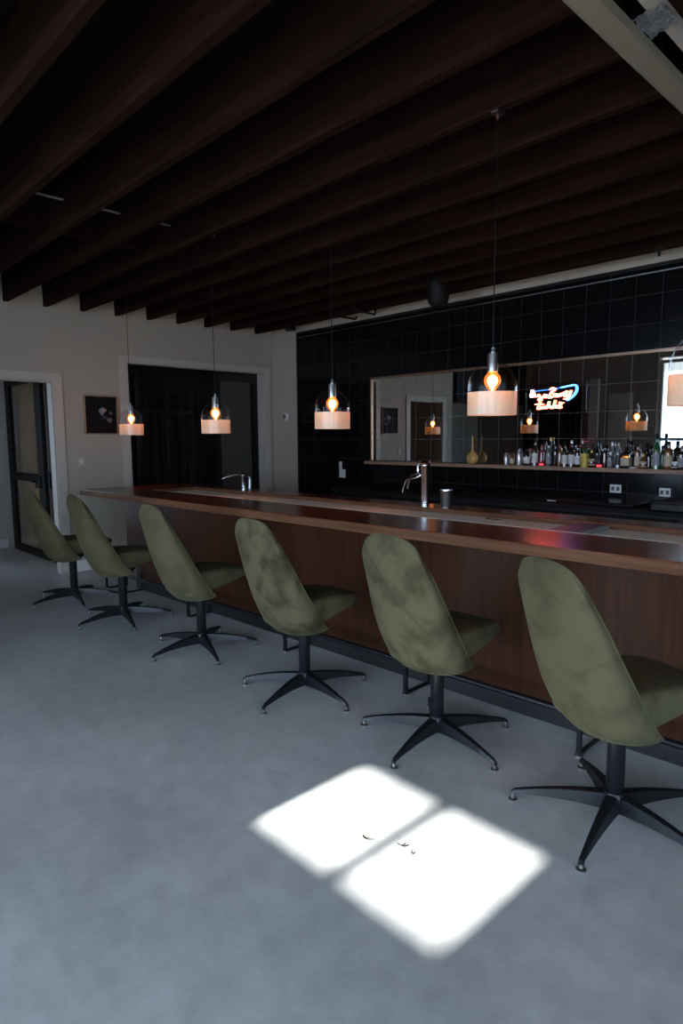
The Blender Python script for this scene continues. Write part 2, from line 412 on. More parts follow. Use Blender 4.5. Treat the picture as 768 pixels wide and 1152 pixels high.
# speaker, hooks and small fittings under the joists
sp = thing('ceiling_speaker', 'black cylindrical speaker hanging under the joists near the tile wall', 'speaker', (-3.915, 5.0, 2.92))
obj('speaker_body', L([(.0,-.16),(.085,-.16),(.097,-.14),(.112,.06),(.105,.09),(.0,.09)], 32), M_blackmat, sp)
obj('mounting_bracket', B(-.03,.03,-.06,.06,.09,.28), M_blackm, sp, False, .004)
obj('speaker_grille', L([(.0,-.163),(.08,-.163),(.08,-.16),(0,-.16)], 32), M_blackm, sp)
hk = thing('ceiling_hook', 'thin black bent rail hanging under the joists, left of the pair', 'hook', (-5.50,5.30,2.92), 0, None)
obj('rod', T(smooth_path([(0,-.22,.05),(0,-.2,-.02),(0,.1,-.03),(.0,.16,-.03),(0,.18,0)],4), .012, 8), M_blackm, hk)
hk2 = thing('ceiling_hook', 'thin black bent rail with upturned end under the joists, right of the pair', 'hook', (-5.16,5.30,2.92))
obj('rod', T([(0,-.22,.05),(0,-.2,-.015),(0,.13,-.03),(0,.14,-.02),(0,.145,.05),(0,.145,.15)], .012, 8), M_blackm, hk2)
bx = thing('junction_box', 'small black electrical box under the joists in the far corner', 'box', (-6.55,5.33,2.92))
obj('box_body', B(-.06,.06,-.04,.04,-.045,0), M_blackmat, bx, False, .006)
obj('box_cover', B(-.05,.05,-.03,.03,-.052,-.045), M_blackm, bx, False, .002)
c = thing('ceiling_clamp', 'small dark clamp with a painted pinkish reflection on the underside of a middle joist', 'clamp', (-1.69,2.565,2.92))
obj('jaw', B(-.02,.02,-.03,.03,-.014,.0), M_blackm, c, False, .006)
obj('screw', L([(0,-.034),(.005,-.034),(.005,-.012),(0,-.012)],10), flat('pink_reflection_screw',(.5,.22,.15),.3,.9), c)  # pinkish reflection put into the screw's colour
c = thing('ceiling_bracket', 'tiny black bracket hanging by the pale wall band at the far right', 'bracket', (-2.02,5.30,2.92))
obj('plate', B(-.03,.03,-.02,.02,-.012,0), M_blackm, c, False, .002)
obj('stem', L([(0,-.05),(.01,-.05),(.01,-.012),(0,-.012)],10), M_blackm, c)

# ------------------------------------------------------------------ left wall objects
ar = thing('framed_artwork', 'square dark artwork in a thin wooden frame between the two doorways', 'picture', (XW, 3.112, 1.78))
M_fr = wood('thin_oak_frame', (.20,.12,.06), (.32,.21,.12), .5, 2)
bm = bmesh.new(); w_, h_, t_ = .197, .222, .014
box(bm,0,.03,-w_,w_,h_-t_,h_); box(bm,0,.03,-w_,w_,-h_,-h_+t_); box(bm,0,.03,-w_,-w_+t_,-h_+t_,h_-t_); box(bm,0,.03,w_-t_,w_,-h_+t_,h_-t_)
obj('picture_frame', bm, M_fr, ar, False, .002)
m, nt, b = newmat('dark_abstract_print'); tc=N(nt,'ShaderNodeTexCoord')
def blob(cy,cz,r,col,prev):
    v=N(nt,'ShaderNodeVectorMath',operation='SUBTRACT'); nt.links.new(tc.outputs['Object'],v.inputs[0]); v.inputs[1].default_value=(0.012,cy,cz)
    nn=N(nt,'ShaderNodeTexNoise',inp={'Scale':22,'Detail':3}); nt.links.new(tc.outputs['Object'],nn.inputs[0])
    l=N(nt,'ShaderNodeVectorMath',operation='LENGTH'); nt.links.new(v.outputs[0],l.inputs[0])
    a=N(nt,'ShaderNodeMath',operation='MULTIPLY_ADD',inp={1:.09}); nt.links.new(nn.outputs['Fac'],a.inputs[0]); nt.links.new(l.outputs['Value'],a.inputs[2])
    mr=N(nt,'ShaderNodeMapRange',inp={'From Min':r+.035,'From Max':r+.055,'To Min':1,'To Max':0}); nt.links.new(a.outputs[0],mr.inputs[0])
    x=N(nt,'ShaderNodeMixRGB'); nt.links.new(mr.outputs[0],x.inputs[0]); x.inputs[2].default_value=(*col,1)
    if prev is None: x.inputs[1].default_value=(.006,.006,.007,1)
    else: nt.links.new(prev,x.inputs[1])
    return x.outputs[0]
p_=blob(.02,.04,.035,(.22,.23,.28),None); p_=blob(.05,.05,.018,(.45,.25,.2),p_); p_=blob(.03,-.03,.022,(.07,.06,.06),p_); p_=blob(.1,-.06,.02,(.16,.12,.10),p_); p_=blob(.12,.02,.012,(.14,.13,.13),p_)
nt.links.new(p_,b.inputs['Base Color']); b.inputs['Roughness'].default_value=.6; b.inputs['Specular IOR Level'].default_value=.12
obj('picture_print', B(0,.012,-w_+t_,w_-t_,-h_+t_,h_-t_), m, ar, False)
sw = thing('light_switch', 'small white light switch plate below the framed artwork', 'switch', (XW, 2.86, 1.255))
obj('switch_plate', B(0,.008,-.04,.04,-.05,.05), M_trimw, sw, False, .003)
obj('rocker', B(.008,.013,-.015,.015,-.025,.025), M_plate, sw, False, .002)
th = thing('thermostat', 'round grey thermostat on the white wall beside the black tile', 'thermostat', (-7.02, YB, 1.795))
Mx = Matrix.Rotation(PI/2,4,'X')
obj('thermostat_body', L([(0,0),(.058,0),(.06,.012),(.05,.024),(0,.026)],32,Mx), flat('grey_dial',(.50,.48,.45),.4), th)
obj('thermostat_dial', L([(0,.024),(.034,.024),(.034,.032),(0,.033)],32,Mx), flat('dark_dial',(.12,.115,.105),.3), th)
def plate_at(x, z, label, w=.04, h=.06, horiz=False):
    t = thing('wall_outlet', label, 'outlet', (x, YB-.012, z))
    if horiz: w, h = h, w
    obj('outlet_plate', B(-w,w,-.008,0,-h,h), M_plate, t, False, .003)
    for s in (-1,1):
        q = .022*s
        obj('receptacle', B(q-.013,q+.013,-.011,-.008,-.017,.017) if horiz else B(-.017,.017,-.011,-.008,q-.013,q+.013), M_socket, t, False, .002)
plate_at(-2.40, 1.04, 'white outlet plate on black tile under the shelf, left of two', .036,.05, True)
plate_at(-1.99, 1.03, 'white outlet plate on black tile under the shelf, right of two', .036,.045, True)
t = thing('wall_switch', 'white stepped double switch plate on the tile left of the mirror', 'switch', (-5.87, YB-.012, 1.10))
obj('switch_plate', B(-.055,-.005,-.008,0,-.10,.10), M_plate, t, False, .003)
obj('switch_plate', B(-.003,.055,-.008,0,-.10,.005), M_plate, t, False, .003)
obj('rocker', B(-.04,-.02,-.012,-.008,-.02,.06), M_trimw, t, False, .001)

# ------------------------------------------------------------------ black framed door and curtains in the side room
def pleats(x0, x1, y, z0, z1, amp, n, mat, name, axis='x'):
    bm = bmesh.new(); K = n*8; rows = 6; g = {}
    for i in range(K+1):
        u = i/K
        for j in range(rows+1):
            w = j/rows
            a = amp*(1+.25*math.sin(5.3*u+2))*math.sin(2*PI*n*u+.8*math.sin(7*u)+ .4*w)
            p = (x0+(x1-x0)*u, y+a, z0+(z1-z0)*w)
            if axis == 'y': p = (y+a, x0+(x1-x0)*u, z0+(z1-z0)*w)
            g[i,j] = bm.verts.new(p)
    for i in range(K):
        for j in range(rows): bm.faces.new((g[i,j],g[i+1,j],g[i+1,j+1],g[i,j+1]))
    bmesh.ops.solidify(bm, geom=bm.faces[:], thickness=.004)
    return obj(name, bm, mat)
fd = thing('glazed_door', 'black steel framed glass door with a mid rail inside the left doorway', 'door', (-8.9, 2.78, 0))
Yd = .025
obj('door_stile', B(-.66,-.50,-Yd,Yd,0,2.30), M_blackmat, fd, False, .003)
obj('door_stile', B(.48,.69,-Yd,Yd,0,2.30), M_blackmat, fd, False, .003)
obj('bottom_rail', B(-.50,.48,-Yd,Yd,0,.09), M_blackmat, fd, False, .003)
obj('top_rail', B(-.50,.48,-Yd,Yd,2.22,2.30), M_blackmat, fd, False, .003)
obj('mid_rail', B(-.50,.48,-Yd,Yd,.97,1.07), M_blackmat, fd, False, .003)
obj('door_pane', B(-.50,.48,-.004,.004,.09,2.22), M_window, fd, False)
lk = obj('lock_box', B(.42,.60,-.05,-Yd,.90,1.06), M_blackmat, fd, False, .006)
obj('door_handle', T([(.50,-.05,.98),(.50,-.08,.98),(.40,-.085,.98)], .009, 8), M_blackmat, lk)
fr2 = thing('door_post', 'black steel jamb post beside the glass door in the left doorway', 'post', (-7.96, 2.78, 0))
obj('post', B(-.07,.22,-.03,.03,0,2.40), M_blackmat, fr2, False, .003)
obj('latch_plate', B(-.05,.0,-.05,-.03,.92,1.12), M_blackmat, fr2, False, .003)
cu = pleats(-9.62, -7.6, 2.90, .02, 2.5, .03, 8, M_curt, 'curtain')
tag(cu, 'beige pleated curtain behind the black framed glass door', 'curtain')
# dark room behind the wide opening
dp = thing('glazed_partition', 'black framed glass partition in the wide dark opening', 'partition', (-7.95, 3.1, 0))
for y in (.30, .78, 1.22, 1.62): obj('mullion', B(-.02,.02,y-.035,y+.035,0,2.45), M_blackm, dp, False, .003)
for z in (0.6, 1.86): obj('transom_rail', B(-.02,.02,.0,1.9,z-.03,z+.03), M_blackm, dp, False, .003)
obj('partition_pane', B(-.003,.003,.0,1.9,0,2.45), M_window, dp, False)
cd = pleats(3.15, 5.0, -8.3, .02, 2.15, .035, 13, M_curtd, 'curtain', 'y')
tag(cd, 'dark brown pleated curtain behind the glass in the wide opening', 'curtain')
pn = thing('panel_door', 'plain dark greenish door leaf at the right of the wide opening', 'door', (-7.55, 5.38, 0))
obj('door_leaf', B(-.02,.02,-.48,0,0,2.28), flat('dark_green_paint',(.045,.045,.036),.5), pn, False, .004)
obj('door_knob', L([(0,0),(.012,0),(.012,.03),(.026,.045),(.02,.062),(0,.066)],16,Matrix.Translation((.02,-.42,.98)) @ Matrix.Rotation(PI/2,4,'Y')), M_steel, pn)

# ------------------------------------------------------------------ bar
ROT = math.radians(1.7)
OX, OY = -6.53, 2.525
bar = thing('bar_counter', 'long walnut bar counter with black kick base along the row of chairs', 'bar counter', (OX, OY, 0), ROT)
LEN = 8.9
Z1, TH = 1.0, .052
D0, D1, D2 = .47, .95, 1.20       # front plank, stone well, rear ledge
bm = bmesh.new(); box(bm, 0, LEN, 0, D0, Z1-.006, Z1); box(bm, 0, .62, D0, D2, Z1-.006, Z1)
obj('counter_top', bm, M_counter, bar, False, .002)
bm = bmesh.new(); box(bm, 0, LEN, 0, D0, Z1-TH-.004, Z1-.006); box(bm, 0, .62, D0, D2, Z1-TH-.004, Z1-.006)
obj('counter_edge', bm, M_edge, bar, False, .0015)
bm = bmesh.new(); box(bm, .62, LEN, D1, D2, Z1-.006, Z1)
obj('rear_ledge', bm, M_counter, bar, False, .002)
obj('rear_ledge_edge', B(.62, LEN, D1, D2, .86, Z1-.006), M_edge, bar, False, .0015)
obj('stone_work_top', B(.62, LEN, D0, D1, .93, .968), M_stone, bar, False, .003)
obj('well_lip', B(.62, LEN, D0-.002, D0+.004, .968, Z1+.001), M_stone, bar, False, .001)
bm = bmesh.new(); PY = .335
box(bm, .30, LEN, PY, PY+.04, .36, Z1-TH-.006)
box(bm, .49, LEN, PY, PY+.04, .11, .36)
box(bm, .30, .34, PY+.04, D2-.03, .36, .93-.0); box(bm, .49, .53, PY+.04, D2-.03, .11, .36)
obj('front_panel', bm, M_panel, bar, False, .002)
obj('kick_base', B(.49, LEN, PY-.012, D2-.05, 0, .11), M_kick, bar, False, .002)
# foot rail
frl = thing('foot_rail', 'black metal foot rail on short posts along the base of the bar', 'foot rail', (OX, OY, 0), ROT)
RY = .10
obj('rail', T([(.30,RY,.2),(LEN-.3,RY,.2)], .016, 10), M_blackm, frl)
for k, x in enumerate((.30,.62,1.82,3.08,4.17,5.22,6.3,7.4,8.5)):
    p = obj('post', B(x-.011,x+.011,RY-.011,RY+.011,0,.19), M_blackm, frl, False, .002)
    obj('floor_bar', B(x-.008,x+.008,RY+.011,PY-.012,.0,.018), M_blackm, p, False, .002)
    obj('foot', L([(0,0),(.022,0),(.022,.008),(0,.01)],14,Matrix.Translation((x,RY,0))), M_steel, p)
    obj('rear_strut', B(x-.008,x+.008,PY-.03,PY-.013,.018,.19), M_blackm, p, False, .002)
def bar_pt(u, v, z):
    return (OX+u*math.cos(ROT)-v*math.sin(ROT), OY+u*math.sin(ROT)+v*math.cos(ROT), z)
# fittings on the bar
t = thing('beer_tap', 'chrome beer tap column with two curved spouts on the bar', 'beer tap', (-3.03, 3.735, Z1))
obj('tap_column', L([(0,0),(.036,0),(.036,.006),(.031,.01),(.031,.275),(.034,.28),(.034,.295),(0,.30)],28), M_chrome, t)
obj('tap_cap', L([(0,.29),(.036,.295),(.042,.31),(.034,.328),(.015,.336),(0,.337)],24), flat('chrome_red_highlight',(.8,.45,.45),.14,1), t)  # red highlight put into the cap's chrome colour
for k,(dy,zz,ln) in enumerate(((-.02,.20,.12),(.02,.23,.09))):
    s_ = obj('spout', T(smooth_path([(-.02,dy,zz+.02),(-.06,dy-.01,zz),(-.10-ln*.3,dy-.02,zz-.02),(-.11-ln*.5,dy-.02,zz-.07),(-.12-ln*.55,dy-.02,zz-.12)],5), [.011]*10+[.010]*11, 10), M_chrome, t)
obj('tap_lever', T(smooth_path([(0,0,.31),(-.05,-.01,.30),(-.06,-.012,.25),(-.03,-.01,.22)],5), .010, 10), M_chrome, t)
t = thing('faucet', 'slim chrome faucet with a long spout on the bar by the wide opening', 'faucet', (-5.33, 3.70, Z1))
obj('faucet_body', L([(0,0),(.026,0),(.026,.006),(.02,.012),(.019,.115),(.022,.12),(.022,.14),(0,.145)],24), M_chrome, t)
obj('spout', T(smooth_path([(0,0,.128),(-.10,-.02,.132),(-.22,-.04,.11),(-.31,-.05,.085)],5), [.010]*15+[.007], 10), M_chrome, t)
obj('faucet_handle', T([(0,0,.14),(-.01,0,.155),(-.05,-.01,.158)], .006, 8), M_chrome, t)
t = thing('soap_dispenser', 'short dark metal dispenser just right of the chrome faucet', 'dispenser', (-5.25, 3.72, Z1))
obj('dispenser_body', L([(0,0),(.016,0),(.014,.01),(.013,.10),(.006,.105),(.006,.12),(0,.12)],18), M_steel, t)
obj('dispenser_nozzle', T([(0,0,.118),(-.03,0,.12),(-.04,0,.112)], .005, 8), M_steel, t)
t = thing('cocktail_shaker', 'open steel shaker tin standing right of the beer tap', 'shaker', (-2.835, 3.74, Z1))
bm = L([(0,0),(.038,0),(.041,.01),(.047,.112),(.050,.118),(.046,.118),(.038,.012),(0,.01)],28)
tag(t, None, None); obj('tin_body', bm, M_steel, t)
obj('rim', L([(.046,.114),(.051,.114),(.051,.120),(.046,.120),(.046,.114)],28,cap=False), M_chrome, t)
t = thing('sink_drain', 'small chrome ring set in the pale well of the bar', 'drain fitting', bar_pt(3.0,.53,.968))
obj('ring', L([(.055,0),(.065,0),(.065,.008),(.06,.012),(.052,.008),(.055,0)],24,cap=False), M_chrome, t)
obj('lever', T([(.03,0,.012),(.09,-.02,.022)], .006, 8), M_chrome, t)
t = thing('bottle_opener', 'small chrome tool lying in the well below the neon reflection', 'bar tool', bar_pt(4.33,.80,.968), -.2)
obj('shank', T([(-.09,0,.008),(.04,0,.012)], .006, 8), M_chrome, t)
obj('ring', L([(.018,-.004),(.028,-.004),(.028,.006),(.018,.006),(.018,-.004)],18,Matrix.Translation((.065,0,.01)),cap=False), M_chrome, t)
t = thing('drip_tray', 'grey rectangular drip tray set in the pale well of the bar', 'tray', bar_pt(4.90,.72,.968), ROT)
obj('tray_body', B(-.095,.095,-.20,.20,0,.026), flat('grey_tray',(.22,.23,.23),.5,.2), t, False, .008, 3)
obj('tray_grate', B(-.08,.08,-.18,.18,.026,.028), flat('dark_grate',(.10,.105,.105),.4,.5), t, False, .001)
t = thing('well_rail', 'thin dark slot rail along the front lip of the well', 'rail', bar_pt(3.6,.505,.968), ROT)
obj('slot', B(0,3.9,-.006,.006,0,.006), M_blackmat, t, False)

# back bar under the shelf
bb = thing('back_bar', 'black back bar cabinet run under the bottle shelf', 'cabinet', (-5.45, 4.98, 0))
obj('worktop', B(0, 7.7, 0, .595, .90, .93), M_blackmat, bb, False, .003)
obj('cabinet_body', B(.02, 7.68, .03, .595, .0, .90), M_kick, bb, False, .003)
for k in range(8):
    d = obj('cabinet_door', B(.05+k*.94, .05+k*.94+.9, .008, .03, .1, .88), M_blackmat, bb, False, .003)
    obj('door_handle', T([(.10+k*.94,.0,.82),(.90+k*.94,.0,.82)], .006, 6), M_blackm, d)
t = thing('countertop_appliance', 'black appliance with small pale badge on the back bar', 'appliance', (-3.0, 5.10, .93))
obj('appliance_body', B(-.75,.95,0,.45,0,.035), flat('gloss_black',(.006,.006,.007),.2), t, False, .01)
obj('badge', B(.22,.30,-.002,.0,.012,.022), M_plate, t, False)
t = thing('countertop_appliance', 'black boxy machine on the back bar at the right edge', 'appliance', (-1.75, 5.05, .93))
obj('machine_body', B(-.15,.75,0,.45,0,.06), flat('satin_black',(.004,.004,.004),.5), t, False, .01)
obj('machine_lid', B(-.14,.74,.01,.44,.06,.07), M_kick, t, False, .003)

# ------------------------------------------------------------------ swivel chairs
def shell_bm():
    """upholstered bucket back: rounded panel leaning back and wrapping round the seat; x right, y forward"""
    bm = bmesh.new(); NU, NV = 22, 26
    TV = [0,.15,.3,.5,.7,.85,1.0]; TW = [.208,.224,.224,.211,.195,.183,.166]
    def hw(v):
        for a in range(6):
            if v <= TV[a+1]+1e-9:
                t = (v-TV[a])/(TV[a+1]-TV[a])
                p0 = TW[max(a-1,0)]; p1 = TW[a]; p2 = TW[a+1]; p3 = TW[min(a+2,6)]
                return .5*((2*p1)+(p2-p0)*t+(2*p0-5*p1+4*p2-p3)*t*t+(3*p1-p0-3*p2+p3)*t**3)
        return TW[-1]
    def P(u, v, side):
        z = .395+.675*v - .10*abs(u)**2.3*v**4 + .028*abs(u)**3*(1-v)**6
        x = hw(v)*math.sin(u*PI/2*.97)
        y = -.195-.178*v**1.12-.025*math.sin(PI*v)+.03*(1-v)**8
        y += (.150*(1-v)**1.0+.04)*(1-math.cos(u*PI/2*.93))
        return Vector((x,y,z))
    th = .028
    front, back = {}, {}
    for i in range(NU+1):
        for j in range(NV+1):
            u = -1+2*i/NU; v = j/NV
            p = P(u,v,0); e = 1e-3
            a = P(min(1,u+e),v,0)-P(max(-1,u-e),v,0); b_ = P(u,min(1,v+e),0)-P(u,max(0,v-e),0)
            n = a.cross(b_)
            n = Vector((.75*math.sin(u*PI/2), -1, -.24)).normalized()
            edge = max(abs(u), abs(2*v-1))
            t = th*math.sqrt(max(.06,1-edge**8))
            back[i,j] = bm.verts.new(p+n*t); front[i,j] = bm.verts.new(p-n*t)
    for i in range(NU):
        for j in range(NV):
            bm.faces.new((back[i,j],back[i+1,j],back[i+1,j+1],back[i,j+1]))
            bm.faces.new((front[i,j],front[i,j+1],front[i+1,j+1],front[i+1,j]))
    rim = [(i,0) for i in range(NU)]+[(NU,j) for j in range(NV)]+[(i,NV) for i in range(NU,0,-1)]+[(0,j) for j in range(NV,0,-1)]
    for a, b_ in zip(rim, rim[1:]+rim[:1]): bm.faces.new((back[a],front[a],front[b_],back[b_]))
    rimpts = [ (back[a].co+front[a].co)/2 + (back[a].co-front[a].co)*.30 for a in rim]
    return bm, rimpts
def seat_bm():
    """cushion from the inside of the shell to the front, underside sweeping down to the rear"""
    bm = bmesh.new(); NA = 40; layers = [(-1.0,.80),(-.93,.93),(-.6,1.0),(.35,1.0),(.75,.975),(.95,.9),(1.0,.78)]
    rings = []
    for t, s in layers:
        ring = []
        for k in range(NA):
            a = 2*PI*k/NA; ca, sa = math.cos(a), math.sin(a)
            ex = .5
            x = .232*math.copysign(abs(ca)**ex, ca)*s; y = .245*math.copysign(abs(sa)**ex, sa)*s
            yy = y*1.14+.065
            x *= .94-.10*(yy+.2)/.5
            bot = .412 + .105*max(0,min(1,(yy+.2)/.48)); top = .60-.02*((yy)/.25)**2*(1 if yy>0 else .2)
            z = bot+(top-bot)*(t+1)/2
            ring.append(bm.verts.new((x,yy,z)))
        rings.append(ring)
    for a, b_ in zip(rings, rings[1:]):
        for k in range(NA): bm.faces.new((a[k],a[(k+1)%NA],b_[(k+1)%NA],b_[k]))
    for rg, top in ((rings[0],0),(rings[-1],1)):
        c0 = bm.verts.new((0,.065,sum(v.co.z for v in rg)/NA + (.012 if top else 0)))
        for k in range(NA): bm.faces.new((rg[k],rg[(k+1)%NA],c0))
    return bm
def leg_bm(a):
    """one arched spoke of the star base"""
    bm = bmesh.new(); K = 9; rings = []
    for i in range(K+1):
        t = i/K; r = .02+.362*t
        zt = .112-.060*t**1.7; h = .050*(1-t)+.016; w = .021*(1-t)+.0105
        zb = zt-h
        ring = []
        for (dx,dz) in ((-w,zb),(-w*.7,zt-.004),(-w*.3,zt),(w*.3,zt),(w*.7,zt-.004),(w,zb)):
            ring.append(bm.verts.new((r*math.cos(a)-dx*math.sin(a), r*math.sin(a)+dx*math.cos(a), dz)))
        rings.append(ring)
    # turned-down toe
    last = rings[-1]; ring = []
    for v in last: ring.append(bm.verts.new((v.co.x+.012*math.cos(a), v.co.y+.012*math.sin(a), v.co.z-.012)))
    rings.append(ring)
    for p, q in zip(rings, rings[1:]):
        for k in range(6): bm.faces.new((p[k],p[(k+1)%6],q[(k+1)%6],q[k]))
    bm.faces.new(rings[0][::-1]); bm.faces.new(rings[-1])
    return bm
def make_chair(mat, label, loc, rz, base_rot):
    t = thing('swivel_chair', label, 'chair', loc, rz, 'green velvet swivel chairs at the bar')
    s_bm, rim = shell_bm()
    bk = obj('backrest', s_bm, mat, t); sd = bk.modifiers.new('s','SUBSURF'); sd.levels = 1; sd.render_levels = 1
    obj('piping', T(rim+[rim[0]], .0042, 6), mat, bk)
    s = obj('seat', seat_bm(), M_seat, t); sd = s.modifiers.new('s','SUBSURF'); sd.levels = 1; sd.render_levels = 2
    s.data.materials.clear(); s.data.materials.append(mat)
    obj('seat_plate', L([(0,.40),(.09,.405),(.11,.43),(.11,.45),(0,.45)],24), M_blackm, t)
    obj('pole', L([(0,.08),(.030,.08),(.030,.13),(.034,.135),(.034,.42),(0,.42)],24), M_blackm, t)
    obj('hub', L([(0,.045),(.036,.045),(.044,.065),(.044,.105),(.036,.118),(0,.118)],24), M_blackm, t)
    for k in range(5):
        a = base_rot-rz+k*2*PI/5
        lg = obj('leg', leg_bm(a), M_blackm, t)
        x, y = .386*math.cos(a), .386*math.sin(a)
        obj('glide', L([(0,0),(.017,0),(.018,.006),(.008,.010),(.008,.034),(0,.034)],14,Matrix.Translation((x,y,0))), M_steel, lg)
    return t
D = math.radians
SPOTS = [  # x, y, chair yaw, base angle
 (-6.02,2.23,D(0),D(206),'olive velvet swivel chair farthest away, in front of the left doorway'),
 (-5.06,2.27,D(0),D(203),'olive velvet swivel chair at the far end corner of the bar'),
 (-3.94,2.34,D(0),D(200),'plain olive velvet swivel chair, third from the doorway'),
 (-2.83,2.37,D(0),D(212),'mottled green velvet swivel chair, between plain and creased backs'),
 (-1.90,2.45,D(0),D(206),'green velvet swivel chair with a diagonal crease across its back'),
 (-.985,2.40,D(-22),D(206),'pale green velvet swivel chair nearest the camera, by the sunlit patch')]
for i,(x,y,rz,ba,lb) in enumerate(SPOTS):
    make_chair(velvet('olive_velvet', crease=(i==4), seed=i, blotch=[.2,.2,.2,1.1,.8,.35][i]), lb, (x,y,0), rz, ba)

# ------------------------------------------------------------------ pendants
def make_pendant(loc, label):
    x, y, z = loc                     # z = bottom of the opal band
    t = thing('pendant_lamp', label, 'lamp', loc, 0, 'glass pendant lamps over the bar')
    R = .122
    obj('opal_band', L([(R,0),(R,.113),(R-.003,.113),(R-.003,0),(R,0)],48,cap=False), M_opal, t)
    prof = [(R-.001,.113),(R-.001,.14)]+[((R-.001)*math.cos(a*PI/2/12), .14+.128*math.sin(a*PI/2/12)) for a in range(1,12)]
    prof = [p for p in prof if p[0] > .03]+[(.03,.268)]
    obj('glass_dome', L(prof,48,cap=False), M_glassdome, t)
    sk = obj('socket', L([(0,.215),(.026,.215),(.026,.30),(.024,.305),(0,.305)],24), M_steel, t)
    obj('cord_grip', L([(0,.305),(.010,.305),(.012,.315),(.006,.325),(.008,.332),(0,.34)],14), M_steel, sk)
    bg = obj('bulb', L([(0,.108),(.010,.112),(.022,.130),(.038,.152),(.043,.172),(.038,.192),(.026,.208),(.018,.22)],24,cap=False), M_bulbglass, t)
    obj('filament', L([(0,.118),(.003,.126),(.009,.140),(.022,.155),(.026,.172),(.022,.186),(.010,.196),(0,.198)],16), M_bulb, bg)
    top = 2.955-z if False else 3.215-z
    obj('cord', T([(0,0,.335),(0,0,top)], .0026, 6), M_blackmat, t)
    obj('ceiling_rose', L([(0,top-.012),(.022,top-.011),(.025,top),(0,top)],20), M_blackm, t)
    return t
PEND = [((-6.42,3.06,1.545),'pendant lamp beside the framed artwork, farthest of the row'),
        ((-4.74,3.02,1.545),'pendant lamp in front of the wide dark opening'),
        ((-3.27,3.02,1.562),'pendant lamp near the left end of the black tile'),
        ((-1.845,2.80,1.608),'pendant lamp hanging left of the neon sign'),
        ((-.815,2.62,1.610),'pendant lamp cut off by the right edge of the picture')]
for l_, lb in PEND: make_pendant(l_, lb)

# ------------------------------------------------------------------ neon sign
ns = thing('neon_sign', 'red script neon sign with a blue swoosh in front of the mirror', 'neon sign', (-2.99, 5.56, 1.86))
SX, SY = .0068/1.0, .0068
def neon(pts, r=.0045):
    # pts in the sign's own drawing units (0..78, 0..45)
    return T(smooth_path([((x-39)*.0092, 0, (22-y)*.0079) for x, y in pts], 5), r, 8)
Zs = 768/78
def S(*p): return [(a/Zs, b/Zs) for a, b in p]
words = [S((150,150),(165,195),(190,200),(205,175),(215,200),(235,240),(212,250),(204,232),(240,215),(262,195)),
         S((262,195),(275,180),(298,190),(290,215),(268,212),(272,192),(305,190)),
         S((325,130),(345,112),(375,112),(378,135),(345,155),(322,200),(318,222),(345,218),(370,200),(375,178),(350,170)),
         S((380,200),(395,180),(410,195),(400,215),(384,208)), S((415,180),(418,210),(436,205),(440,180),(443,208)),
         S((452,208),(456,180),(472,178),(476,208)), S((505,150),(490,190),(484,215),(498,215)), S((475,172),(520,160)),
         S((515,185),(522,205),(540,185),(552,150),(530,205),(500,245),(478,238)),
         S((172,292),(205,286),(258,292)), S((225,262),(212,300),(195,340),(220,345),(240,335)),
         S((250,318),(236,325),(240,342),(258,338),(262,315),(264,340)),
         S((292,315),(278,325),(284,342),(300,330),(322,262),(305,335)), S((325,300),(318,340)),
         S((355,318),(342,328),(348,344),(364,332),(388,250),(368,338)), S((400,330),(410,312),(395,315),(390,338),(410,340)),
         S((455,300),(432,308),(440,322),(452,335),(428,346)), S((430,282),(472,284))]
for w in words: obj('letter_tube', neon(w, .0042), M_neonr, ns)
obj('blue_swoosh', neon(S((450,112),(500,104),(540,98),(585,92),(604,112),(606,150),(590,190),(560,225),(512,262)), .0046), M_neonb, ns)
obj('blue_line', neon(S((150,140),(205,133),(330,126),(450,113)), .0012), emis('dim_blue_neon',(.03,.16,1),7), ns)
obj('pale_dot', neon(S((120,128),(136,122),(142,136),(126,142),(120,128)), .004), M_neonw, ns)
obj('pale_curl', neon(S((112,168),(130,160),(146,175),(140,198),(120,200),(112,182),(130,178)), .004), M_neonw, ns)
obj('sign_backing', B(-.30,.30,.007,.010,-.16,.13), thin_glass('clear_acrylic',(.96,.96,.97),0), ns, False)
for s in (-1,1): obj('standoff', T([(s*.27,.014,.10),(s*.27,.018,.10)], .006, 8), M_blackm, ns)

# ------------------------------------------------------------------ bottles
def glassmat(name, col, rough=.08):
    return flat(name, col, rough, 0, .6, coat=.6)
G = dict(dark=glassmat('dark_brown_glass',(.018,.010,.006)), amber=glassmat('amber_glass',(.11,.045,.015)),
         green=glassmat('green_glass',(.012,.07,.025)), clear=glassmat('pale_glass',(.10,.11,.11)),
         steel=M_steel, yellow=flat('yellow_ceramic',(.50,.38,.06),.4), honey=flat('honey_gourd',(.42,.24,.06),.4),
         red=glassmat('red_glass',(.12,.015,.012)), black=glassmat('black_glass',(.006,.006,.007)))
LBL = dict(w=flat('white_paper',(.55,.53,.50),.7), b=flat('black_paper',(.02,.02,.02),.6), c=flat('cream_paper',(.38,.31,.22),.7), g=flat('grey_paper',(.20,.20,.21),.6))
CAP = dict(k=M_blackmat, g=flat('gold_foil',(.45,.30,.10),.35,.8), r=flat('red_wax',(.25,.02,.02),.4), w=M_plate, s=M_steel)
